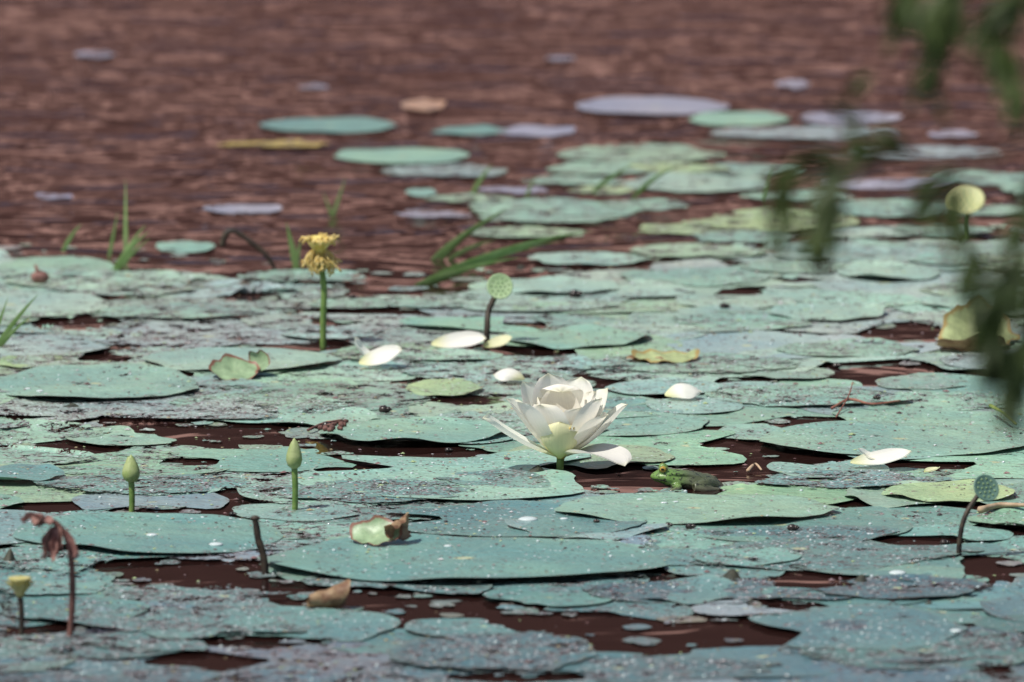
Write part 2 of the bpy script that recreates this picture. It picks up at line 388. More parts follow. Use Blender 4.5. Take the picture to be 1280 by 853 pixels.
far = [(412,158,176,19,TEAL,.2),(503,196,173,21,GRN,.15),(588,165,90,12,TEAL,.4),(672,165,96,13,SKYLAV,.3),(820,135,196,22,SKYLAV,.2),(928,151,128,15,GRN,.3),(1062,150,124,15,SKYLAV,.7),
 (530,133,52,14,(.40,.25,.17),.5),(307,263,100,12,SKYLAV,.5),(232,311,76,14,GRN,.4),(526,243,40,9,GRN,.2),(560,216,165,16,lerp(GRN,SKYLAV,.4),.9),(690,266,225,30,GRN,.8),(660,292,150,14,lerp(GRN,YGR,.5),.9),(540,270,100,10,SKYLAV,1),
 (790,195,215,22,lerp(GRN,YGR,.3),.9),(752,212,150,16,GRN,.8),(875,230,190,24,PALE,.7),(935,214,130,16,GRN,.8),(735,326,150,16,PALE,.6),(970,279,210,24,YGR,.85),(870,288,150,14,YGR,.85),(1000,168,230,16,lerp(SKYLAV,GRN,.4),.8),
 (1110,262,180,22,GRN,.8),(1240,225,140,18,GRN,.7),(1110,232,150,14,SKYLAV,.8),(1230,265,130,14,GRN,.8),(1000,247,140,14,GRN,.85),(850,212,130,12,YGR,.8),(720,228,140,12,GRN,.9),(340,182,140,8,(.40,.32,.08),.9),(68,247,44,8,SKYLAV,1),(120,70,50,8,SKYLAV,1),
 (990,108,44,10,SKYLAV,.8),(700,75,36,6,SKYLAV,1),(930,298,130,14,GRN,.8),(1090,292,150,14,PALE,.8),(640,240,90,8,SKYLAV,1),(1160,192,190,14,lerp(GRN,SKYLAV,.5),.85),(1085,312,90,10,GRN,.6),(1190,170,60,8,SKYLAV,.9),(755,240,80,8,YGR,.9),(390,110,40,6,SKYLAV,1),(810,258,120,12,GRN,.9),(1180,290,130,14,GRN,.8),(590,250,110,10,lerp(GRN,YGR,.4),.95),(1400,240,300,24,GRN,.5),(1450,180,200,18,GRN,.5),(1600,260,300,24,PALE,.5),(1380,140,180,16,SKYLAV,.4)]
objs = [leaf_mass, frag]
for i, (u, v, w, h, col, mo) in enumerate(P + far):
    isfar = i >= len(P)
    c = G(u, v); r = w / 2 * PX(c.y); ry = (G(u, v - h / 2).y - G(u, v + h / 2).y) / 2
    m = MB(); smooth = mo <= .25
    zb = U(.002, .004) if isfar else (U(.008, .010) if smooth else U(.004, .007))
    if i == 1: zb = .013
    pad(m, c.x, c.y, r, zb, jit(col, .05), mo, asp=ry / r, rag=.04 + .08 * mo, carve=not (isfar or mo < .21),
        und=.003 if not isfar else .002, rim=(.006 if smooth else .003) if not isfar else .002, seg=96, rings=10, scal=.01 + .08 * mo, tilt=(U(-.004, .004), U(.0, .006) if smooth and not isfar else 0))
    objs.append(m.obj('lotus_leaf', LEAF, attrs=True))

allv = []; allf = []
for o in objs:
    k = len(allv); allv += [v.co.copy() for v in o.data.vertices]; allf += [tuple(i + k for i in p_.vertices) for p_ in o.data.polygons]
bvh = BVHTree.FromPolygons(allv, allf)
def top(x, y):
    h = bvh.ray_cast(Vector((x, y, 1)), Vector((0, 0, -1)))
    return h[0].z if h[0] else 0.0
def GT(u, v, lift=0):
    g = G(u, v, .006); g.z = top(g.x, g.y) + lift; return g

def curled(name, u, v, r, Rc, ang, col, mot, roll=1.0, mat=None, start=-.2, asp=1.0, lift=0, saddle=.12):
    m = MB(); g = GT(u, v, .002 + lift); ph = U(0, 99); seg, rings = 40, 12; uv = [(0, 0)]; fs = []
    Mx = T(g) @ RZ(ang)
    pts = [(0, 0)]
    for i in range(1, rings + 1):
        s = i / rings
        for k in range(seg):
            a = 2 * pi * k / seg; rr = r * (1 + .3 * noise.noise(Vector((cos(a) * 2, sin(a) * 2, ph))))
            pts.append((cos(a) * rr * s, sin(a) * rr * s * asp)); uv.append((cos(a) * s, sin(a) * s))
    vs = []
    for (x, y) in pts:
        z = 0; d = (y - start * r)
        rc = Rc * (1 + .35 * x / r)
        if d > 0:
            t = d / rc * roll; y2 = start * r + rc * sin(t); z = rc * (1 - cos(t)); y = y2
        z += .16 * r * noise.noise(Vector((x / r * 2.2, y / r * 2.2, ph + 3))) + saddle * x * x / r
        vs.append(Mx @ Vector((x, y, max(z, -.002))))
    for k in range(seg): fs.append((0, 1 + k, 1 + (k + 1) % seg))
    for i in range(rings - 1):
        for k in range(seg):
            k2 = (k + 1) % seg; q = 1 + i * seg; fs.append((q + k, q + seg + k, q + seg + k2, q + k2))
    m.add(vs, fs, 0, uv, col, mot)
    return m.obj(name, mat or LEAF, attrs=True)
def curl_mat(name, face, rimc, under):
    n = NT(name); uv = n.n('ShaderNodeTexCoord').outputs['UV']; sx = n.n('ShaderNodeSeparateXYZ', {0: uv}); x, y = sx.outputs[0], sx.outputs[1]
    r = n.math('SQRT', n.math('ADD', n.math('MULTIPLY', x, x), n.math('MULTIPLY', y, y)))
    nn = n.noise(n.obj(), 70, 4, .65).outputs[0]
    c = n.mix(n.step(nn, .35, .65), face, tuple(q * .72 for q in face))
    bf = n.n('ShaderNodeNewGeometry').outputs['Backfacing']
    c = n.mix(bf, c, n.mix(n.step(nn, .4, .6), under, tuple(q * .6 for q in under)))
    ang = n.math('ABSOLUTE', n.math('SINE', n.math('MULTIPLY', n.math('ARCTAN2', y, x), 9)))
    c = n.mix(n.math('MULTIPLY', n.math('SUBTRACT', 1.0, n.step(n.math('MULTIPLY', ang, r), 0.0, .08)), .35), c, (.5, .5, .3))
    c = n.mix(n.step(n.math('ADD', r, n.math('MULTIPLY', nn, .25)), .98, 1.06), c, rimc)
    b = n.n('ShaderNodeBump', {'Strength': .4, 'Distance': .002, 'Height': nn})
    return n.surf(n.n('ShaderNodeBsdfPrincipled', {'Base Color': c, 'Roughness': .45, 'Normal': b.outputs[0]}).outputs[0])
BRLEAF = simple_mat('brown_leaf', (.16, .08, .045), (.36, .25, .14), 45, .6, .15, .6)
RLEAF = curl_mat('green_red_leaf', (.24, .35, .20), (.20, .09, .06), (.30, .24, .12))
DLEAF = simple_mat('dark_leaf', (.02, .025, .018), (.05, .05, .035), 60, .7, 0, .4)
OLEAF = curl_mat('ochre_leaf', (.36, .42, .20), (.30, .22, .08), (.34, .20, .06))
POLEAF = simple_mat('pod_back_pale', (.42, .44, .2), (.5, .5, .26), 25, .5, .1, .4)
curled('curled_leaf', 292, 469, .042, .056, 14, GRN, .2, 1.0, RLEAF, -.6, asp=.8, lift=.001, saddle=.2)
curled('curled_leaf', 322, 466, .026, .020, -60, GRN, .2, 1.3, RLEAF, -.5, asp=.8, lift=.002)
curled('curled_leaf', 830, 450, .052, .14, 5, GRN, .2, .9, OLEAF, -.1)
curled('curled_leaf', 805, 451, .030, .06, 170, GRN, .2, .8, BRLEAF, .2)
curled('curled_leaf', 470, 686, .036, .040, -30, GRN, .3, 1.2, RLEAF, -.5, asp=.7, saddle=.2)
curled('curled_leaf', 494, 686, .024, .014, 35, GRN, .3, 1.6, BRLEAF, -.6, asp=.8, lift=.004, saddle=.2)
curled('curled_leaf', 404, 754, .030, .013, 20, GRN, .3, 1.7, BRLEAF, -.7, saddle=.15)
curled('curled_leaf', 1222, 430, .062, .08, 10, YGR, .2, 1.1, OLEAF, -.6)
curled('curled_leaf', 1215, 438, .060, .05, 175, YGR, .2, .8, BRLEAF, -.2)
def tent(lst):
    m = MB()
    for (u, v, w, h) in lst:
        g = GT(u, v, -.002); q = PX(g.y); w *= q; h *= q
        n_ = 9; vs = []
        for i in range(n_ + 1):
            t = i / n_; e = (1 - abs(2 * t - 1) ** 1.2) ; x = (t - .5) * w
            vs += [g + Vector((x, -.010 * e - .002, 0)), g + Vector((x * .8 + .1 * w * e, 0, h * e)), g + Vector((x * .9, .022 * e + .002, 0))]
        m.add(vs, [(i * 3 + a, i * 3 + 3 + a, i * 3 + 4 + a, i * 3 + 1 + a) for i in range(n_) for a in (0, 1)])
    m.obj('folded_leaf_tips', DLEAF)
tent([(912, 721, 44, 19), (1075, 726, 26, 11), (11, 700, 22, 17), (88, 508, 36, 6), (670, 590, 30, 10), (650, 330, 20, 5), (1160, 752, 20, 5), (840, 715, 34, 5), (30, 508, 20, 4), (470, 655, 18, 5)])

# ------------------------------------------------------------------ main flower
def on(parent, ob): ob.parent = parent; return ob
base = G(700, 592); Yf = base.y
fl = empty('lotus_flower')
C = V(701, 571, Yf)
m = MB(); tube(m, [base + Vector((0, 0, -.05)), V(700, 585, Yf), C], .0050, .0060); on(fl, m.obj('stem', STEM))
m = MB()
def FP(az, L, W, e0, e1, cup=.75, tip=0, off=(0, 0), side=0, wav=.12, r=.008, mi=0, **k):
    petal(m, L, W * 1.14, e0, e1, cup, T(C + Vector((off[0], 0, off[1]))) @ RZ(az) @ T((r, 0, 0)), tip=tip, side=side, wav=wav, mi=mi, blunt=.48, **k)
# wide-open outer petals
FP(188, .122, .029, 16, 42, .60, tip=-6)
FP(-38, .116, .032, 24, -22, .50, tip=-5, side=-.05)
FP(0, .118, .030, 26, 56, .62, tip=-8)
FP(-20, .092, .028, 34, 56, .75)
FP(26, .118, .029, 42, 66, .65)
FP(56, .120, .030, 56, 78, .65)
FP(88, .128, .029, 62, 92, .75, tip=165, cup1=.6)
FP(116, .122, .030, 62, 84, .65)
FP(148, .120, .030, 50, 72, .65)
FP(172, .110, .029, 40, 60, .65, tip=-10)
# middle whorl
FP(204, .108, .033, 36, 76, .75, tip=-14)
FP(232, .092, .031, 46, 84, .8, tip=-14)
FP(-48, .086, .031, 46, 84, .8, tip=-14)
FP(-22, .106, .032, 42, 76, .75, tip=-14)
FP(16, .104, .029, 54, 74, .75)
# inner whorl
FP(262, .070, .028, 54, 90, .9)
FP(100, .100, .028, 70, 88, .8)
FP(160, .090, .027, 62, 80, .8)
# small cupped greenish petal at the front
FP(-93, .068, .027, 30, 94, .95, tip=20, mi=1, r=.018)
ob = m.obj('petals', [PETAL, PETALG]); on(fl, ob)
m = MB(); revolve(m, [(.004, -.004), (.008, 0), (.012, .012), (.018, .034), (.017, .040), (.002, .041)], T(C)); on(fl, m.obj('receptacle', YEL))
m = MB()
for i in range(130):
    a = U(0, 6.28); e = U(.7, 1.35); d = Vector((cos(a) * cos(e), sin(a) * cos(e), sin(e)))
    p0 = C + Vector((cos(a) * .012, sin(a) * .012, .014)); tube(m, [p0, p0 + d * .024, p0 + d * .046 + Vector((0, 0, .004))], .0007, .0014, 4, n=2)
on(fl, m.obj('stamens', STAM))

# fallen petals ------------------------------------------------------
def fallen(u, v, L, W, az, e0=-18, e1=38, cup=.9, mat=PETAL, tilt=0, tip=0, lift=0.0):
    m = MB(); g = GT(u, v, .004 + lift)
    M = T(g) @ RZ(az) @ Matrix.Rotation(radians(tilt), 4, 'X') @ T((-L / 2, 0, .004))
    petal(m, L, W, e0, e1, cup, M, wav=.15, tip=tip)
    return m.obj('fallen_petal', mat)
fallen(453, 454, .062, .018, 168, -8, 84, .8, tilt=-4)
fallen(478, 457, .074, .026, 8, -6, 46, .9, tilt=28)
fallen(574, 434, .088, .023, 4, -8, 22, .8, tilt=30)
fallen(623, 434, .050, .017, 20, -8, 42, .8, mat=PETALG, tilt=20)
fallen(633, 476, .060, .034, 160, 64, -50, -1.1, tilt=0)
fallen(857, 499, .066, .032, 12, 60, -48, -.9, tilt=12)
fallen(1102, 584, .092, .022, 8, -10, 30, .95, tilt=22)
fallen(1083, 582, .038, .016, 165, -5, 60, .9, tilt=0)
fallen(1165, 596, .03, .01, 40, -5, 20, .9, mat=PETALG)

# ------------------------------------------------------------------ seed pods etc
def axis_matrix(loc, d):
    return T(loc) @ Vector(d).normalized().to_track_quat('Z', 'Y').to_matrix().to_4x4()
def seed_pod(face_uv, Y, rad, d, stem_pts, mat, smat, stem_r, stem_mat, depth=1.1):
    e = empty('lotus_seed_pod'); F = V(*face_uv, Y); d = Vector(d).normalized(); M = axis_matrix(F, d); m = MB()
    prof = [(rad * .16, -rad * depth), (rad * .32, -rad * depth * .85), (rad * .62, -rad * depth * .5), (rad * .88, -rad * depth * .2), (rad, -rad * .05), (rad * .985, rad * .03), (rad * .93, rad * .05), (rad * .85, rad * .0), (rad * .4, -rad * .01), (rad * .02, -rad * .01)]
    revolve(m, prof, M, 32, ridge=.03, nr=14); on(e, m.obj('receptacle', mat))
    m = MB(); seeds = [(0, 0)] + [(cos(i * 2 * pi / 6) * .36, sin(i * 2 * pi / 6) * .36) for i in range(6)] + [(cos(i * 2 * pi / 11 + .2) * .68, sin(i * 2 * pi / 11 + .2) * .68) for i in range(11)]
    for (a, b_) in seeds: blob(m, M @ Vector((a * rad, b_ * rad, 0)), (rad * .075, rad * .075, rad * .07), 0, 8, 6, M.to_3x3())
    on(e, m.obj('seeds', smat))
    m = MB(); B = F - d * rad * depth
    tube(m, stem_pts + [B - d * .004 + Vector((0, 0, -.002)), B + d * .002], stem_r, stem_r * .8); on(e, m.obj('stem', stem_mat))
g = G(608, 434); seed_pod((625, 358), g.y, .0205, (.10, -.93, .28), [g + Vector((0, 0, -.03)), V(609, 410, g.y), V(611, 388, g.y + .012)], POD, SEEDM, .0054, DSTEM, .9)
g = G(1197, 699); seed_pod((1233, 610), g.y, .019, (.42, -.80, .42), [g + Vector((0, 0, -.03)), V(1200, 672, g.y), V(1208, 642, g.y + .004)], PODT, SEEDM, .0038, DSTEM, .9)
g = G(1207, 300); seed_pod((1207, 250), g.y, .033, (-.1, -.60, .75), [g + Vector((0, 0, -.03)), V(1206, 280, g.y)], POLEAF, POD, .005, STEM, .9)

g = G(404, 434); e = empty('spent_lotus_flower'); Y = g.y; px = PX(Y)
m = MB(); tube(m, [g + Vector((0, 0, -.03)), V(404, 400, Y), V(405, 365, Y), V(403, 340, Y), V(402, 322, Y)], .0054, .0048, seg=10); on(e, m.obj('stem', STEM))
top_ = V(399, 300, Y)
m = MB(); revolve(m, [(.004, -.030), (.007, -.022), (.010, -.014), (.016, -.006), (.019, 0), (.018, .003), (.012, .002), (.001, .002)], T(top_) @ Matrix.Rotation(.12, 4, 'X'), 24, ridge=.12, nr=10)
on(e, m.obj('receptacle', YEL))
m = MB()
for i in range(70):
    a = U(0, 6.28); rr = U(.006, .021); q = top_ + Vector((cos(a) * rr, sin(a) * rr, -.002)); k = U(.004, .014)
    tube(m, [q, q + Vector((cos(a) * k * .5, sin(a) * k * .5, k * .5)), q + Vector((cos(a) * k * .9, sin(a) * k * .9, k * U(-.6, .9)))], .0011, .0018, 5, n=2)
for i in range(110):
    a = U(0, 6.28); q = top_ + Vector((cos(a) * .007, sin(a) * .007, -.018 - U(0, .016))); L = U(.006, .026); o = U(.1, 1.4)
    dx, dy = cos(a), sin(a)
    tube(m, [q, q + Vector((dx * .009 * o, dy * .009 * o, U(-.008, .006))), q + Vector((dx * .016 * o, dy * .016 * o, -L * U(.2, .6))), q + Vector((dx * (.004 + .018 * R()) * o + U(-.006, .006), dy * .014 * o, -L))], .0006, .0017, 4, n=3)
on(e, m.obj('stamens', STAM))

def bud(u, vb, vt, vs, w, mat=BUDM):
    g = G(u, vs); Y = g.y; px = PX(Y); e = empty('lotus_bud'); H = (vb - vt) * px; r = w / 2 * px
    m = MB(); tube(m, [g + Vector((0, 0, -.03)), V(u + 1, (vs + vb) / 2, Y), V(u, vb - 2, Y)], .0042, .0046); on(e, m.obj('stem', STEM))
    B = V(u, vb, Y); m = MB()
    revolve(m, [(r * .35, 0), (r * .8, H * .1), (r, H * .28), (r * .95, H * .45), (r * .72, H * .66), (r * .4, H * .84), (r * .12, H * .97), (.0002, H)], T(B), 24, ridge=.05, nr=5)
    for az in (200, 290, 20, 110, 250, 330): petal(m, H * U(.8, 1.0), r * .8, -5, 118, 1.1, T(B) @ RZ(az) @ T((r * .35, 0, .001)), 12, 6, pw=.35)
    on(e, m.obj('sepals', mat))
bud(164, 603, 568, 641, 22); bud(368, 586, 547, 641, 20)

g = G(26, 796); Y = g.y; e = empty('lotus_calyx')
m = MB(); tube(m, [g + Vector((0, 0, -.03)), V(27, 770, Y), V(25, 745, Y)], .0036, .004); on(e, m.obj('stem', DSTEM))
B = V(25, 746, Y); m = MB()
revolve(m, [(.004, 0), (.007, .006), (.010, .016), (.0135, .022), (.0145, .025), (.012, .025), (.002, .022)], T(B), 24, ridge=.08, nr=9)
for i in range(9): petal(m, .024, .005, 60, 40, .9, T(B) @ RZ(i * 40 + 7) @ T((.005, 0, .002)), 8, 4)
on(e, m.obj('receptacle', simple_mat('calyx_yellow', (.36, .34, .11), (.46, .41, .19), 80, .55)))
g = G(84, 800); Y = g.y; e = empty('withered_lotus_flower')
m = MB(); tube(m, [g + Vector((0, 0, -.03)), V(90, 760, Y), V(90, 710, Y), V(84, 675, Y), V(72, 656, Y), V(58, 650, Y), V(47, 650, Y)], .0044, .0036, wob=.15); on(e, m.obj('stem', BSTEM))
m = MB()
for (u, v, az, L) in ((72, 657, 270, .040), (76, 660, 320, .045), (70, 658, 200, .040), (78, 664, 20, .042), (74, 658, 250, .050), (74, 660, 180, .046)):
    petal(m, L, .009, -40, -98, 1.2, T(V(u, v, Y)) @ RZ(az), 12, 6, wav=.9, tip=40)
for az in (200, 250, 150, 300): petal(m, .026, .010, 30, -40, 1.3, T(V(52, 650, Y)) @ RZ(az), 10, 6, wav=.8)
blob(m, V(48, 650, Y), (.010, .008, .009))
on(e, m.obj('petals', DRY))
g = G(334, 720); Y = g.y; m = MB()
tube(m, [g + Vector((0, 0, -.04)), V(330, 700, Y), V(323, 675, Y), V(320, 655, Y), V(318, 647, Y)], .0056, .0048, wob=.25); blob(m, V(319, 648, Y), (.0066, .0055, .004)); m.obj('dead_lotus_stem', DSTEM)
g = G(352, 340); Y = g.y; m = MB()
tube(m, [g + Vector((0, 0, -.02)), V(335, 322, Y), V(310, 300, Y), V(292, 289, Y), V(282, 293, Y), V(277, 308, Y)], .0036, .0062, wob=.3); m.obj('dead_lotus_stem', DSTEM)

# ------------------------------------------------------------------ grass
def blade(m, p0, p1, w, sag=0.0, k=10, bend=None):
    p0, p1 = Vector(p0), Vector(p1); vs = []; fs = []; mid = (p0 + p1) / 2 + Vector((0, 0, sag))
    d = (p1 - p0).normalized(); s = d.cross(Vector((.15, 1, .25))).normalized()
    for i in range(k + 1):
        t = i / k; p = p0 * (1 - t) ** 2 + mid * 2 * t * (1 - t) + p1 * t * t; ww = w * (1 - t ** 1.6) * min(1, .5 + 3 * t) + .0002
        n_ = Vector((0, -.35, .3)) * ww
        vs += [p - s * ww, p + n_ * .6, p + s * ww]
    for i in range(k):
        q = i * 3; fs += [(q, q + 1, q + 4, q + 3), (q + 1, q + 2, q + 5, q + 4)]
    m.add(vs, fs)
def tuft(lst, Yv):
    m = MB(); Y = G(0, Yv).y
    for (u0, v0, u1, v1, w, sag, dy) in lst: blade(m, V(u0, v0, Y) + Vector((0, 0, -.005)), V(u1, v1, Y + dy), w, sag)
    m.obj('grass_tuft', GRASS)
tuft([(515, 357, 742, 289, .0070, .030, .05), (522, 352, 650, 322, .006, .01, -.05), (530, 356, 705, 300, .006, .02, .1)], 357)
tuft([(540, 322, 636, 260, .007, .01, .05), (548, 325, 604, 278, .005, .01, -.05), (560, 322, 620, 300, .005, .01, 0)], 325)
tuft([(140, 340, 186, 290, .006, .015, 0), (141, 340, 182, 281, .005, .01, .05), (143, 340, 188, 298, .004, .01, 0)], 340)
tuft([(136, 320, 147, 266, .0035, 0, 0), (157, 325, 157, 225, .004, 0, .05), (78, 312, 102, 280, .004, .01, 0)], 322)
tuft([(372, 335, 358, 278, .007, .0, 0), (368, 336, 376, 300, .005, 0, 0)], 336)
tuft([(-8, 436, 48, 368, .005, .01, 0), (-6, 437, 40, 395, .004, .01, 0), (-4, 436, 22, 400, .004, .01, 0), (-14, 436, 10, 372, .004, 0, 0)], 436)
tuft([(415, 270, 432, 222, .0035, 0, 0), (416, 270, 404, 240, .003, 0, 0)], 270)
tuft([(590, 240, 616, 206, .005, .01, 0), (655, 250, 668, 222, .004, 0, 0)], 245)
tuft([(740, 238, 790, 208, .005, .01, 0), (790, 246, 850, 208, .005, .02, 0), (950, 265, 968, 205, .004, 0, 0)], 250)

# ------------------------------------------------------------------ snails, twigs, debris, drops
m = MB()
for (u, v, r) in [(718, 372, .010), (480, 512, .008), (862, 661, .006), (835, 657, .005), (440, 372, .006), (905, 385, .007), (990, 663, .007), (408, 535, .007), (1095, 500, .005), (745, 655, .004), (560, 560, .005), (1045, 455, .006), (290, 640, .005), (1180, 676, .006), (150, 420, .005)]:
    g = GT(u, v, r * .5); blob(m, g, (r, r * .85, r * .8)); blob(m, g + Vector((r * .8, -r * .2, r * .1)), (r * .55, r * .5, r * .5)); blob(m, g + Vector((r * 1.25, -r * .3, r * .1)), (r * .28, r * .28, r * .26))
m.obj('pond_snails', SNAILM)
def twig(pts, r, mat, name='twig'):
    m = MB(); P3 = [GT(u, v, .004 + h) for (u, v, h) in pts]; tube(m, P3, r, r * .5, 6, wob=.2); return m.obj(name, mat)
REDT = simple_mat('red_twig', (.16, .05, .04), (.28, .12, .08), 60, .6)
twig([(1040, 514, .004), (1062, 508, .010), (1090, 512, .006), (1125, 510, .008)], .0026, REDT)
twig([(1045, 520, .0), (1060, 508, .014), (1066, 502, .025)], .0013, REDT)
twig([(1225, 643, .004), (1250, 637, .008), (1290, 640, .006)], .0055, simple_mat('tan_stick', (.30, .21, .13), (.40, .30, .2), 60, .7))
twig([(385, 539, .002), (405, 534, .008), (428, 535, .004)], .0025, BSTEM)
twig([(1238, 520, .012), (1256, 533, .016), (1270, 542, .003)], .003, simple_mat('green_twig', (.2, .28, .05), (.3, .36, .1), 60, .6))
twig([(935, 587, .0), (944, 582, .004), (952, 586, .0)], .003, simple_mat('tan_bit', (.4, .28, .18), (.5, .38, .26), 60, .7))
m = MB(); g = GT(50, 353, .010); blob(m, g, (.016, .012, .011)); petal(m, .026, .010, 40, 90, 1.1, T(g) @ RZ(200)); m.obj('withered_petal', DRY)
m = MB()
for i in range(26):
    g = GT(U(398, 434), U(532, 542), .003); blob(m, g, (U(.002, .006), U(.002, .005), U(.002, .005)), 0, 6, 4)
m.obj('seed_debris', BSTEM)

DEB = NT('floating_debris_mix'); cc = DEB.n('ShaderNodeAttribute', attribute_name='pcol').outputs['Color']
DEB.surf(DEB.n('ShaderNodeBsdfPrincipled', {'Base Color': cc, 'Roughness': .6}).outputs[0])
m = MB()
dc = [(.06, .03, .03), (.10, .05, .05), (.17, .09, .09), (.22, .15, .16), (.28, .23, .13), (.03, .02, .02), (.28, .36, .18), (.38, .37, .38)]
for i in range(34000):
    x = U(-2.2, 2.2); y = U(10.6, 16.2)
    if y > ymax(x) + .1: continue
    if noise.noise(Vector((x * 2.4, y * 2.4, 8))) + .35 * noise.noise(Vector((x * 9, y * 9, 2))) < U(-.45, .4): continue
    z = top(x, y)
    if z <= 0 and R() < .6: continue
    s = U(.0012, .0036) * (1 if R() < .93 else 1.8); a = U(0, 6.28); z += .0008; el = U(.4, 1)
    vs = [(x + cos(a + k * 2 * pi / 5) * s * U(.6, 1.2), y + sin(a + k * 2 * pi / 5) * s * el * U(.6, 1.2), z + U(0, .0008)) for k in range(5)] + [(x, y, z + s * .45)]
    m.add(vs, [(k, (k + 1) % 5, 5) for k in range(5)], 0, None, random.choice(dc))
m.obj('floating_debris', DEB.m, smooth=False, attrs=True)

n = NT('clear_drop'); n.surf(n.n('ShaderNodeBsdfPrincipled', {'Base Color': (.48, .55, .55, 1), 'Roughness': .06, 'IOR': 1.33, 'Specular IOR Level': .9}).outputs[0])
m = MB()
dl = [(660, 650, .014), (1122, 715, .012), (230, 470, .006), (820, 455, .005), (990, 660, .008), (705, 650, .006), (800, 628, .005), (845, 632, .004), (830, 633, .005), (1195, 790, .008), (560, 690, .006), (270, 684, .010), (190, 672, .008), (50, 492, .006), (35, 488, .005)]
for (u, v, r) in dl:
    g = GT(u, v, .0005); blob(m, g, (r, r, r * .3), 0, 14, 8)
for i in range(600):
    o = G(U(-100, 1380), U(330, 850), .008); r = U(.001, .0028); z = top(o.x, o.y)
    if z > .001: blob(m, (o.x, o.y, z + r * .3), (r, r, r * .7), 0, 8, 6)
m.obj('water_droplets', n.m)

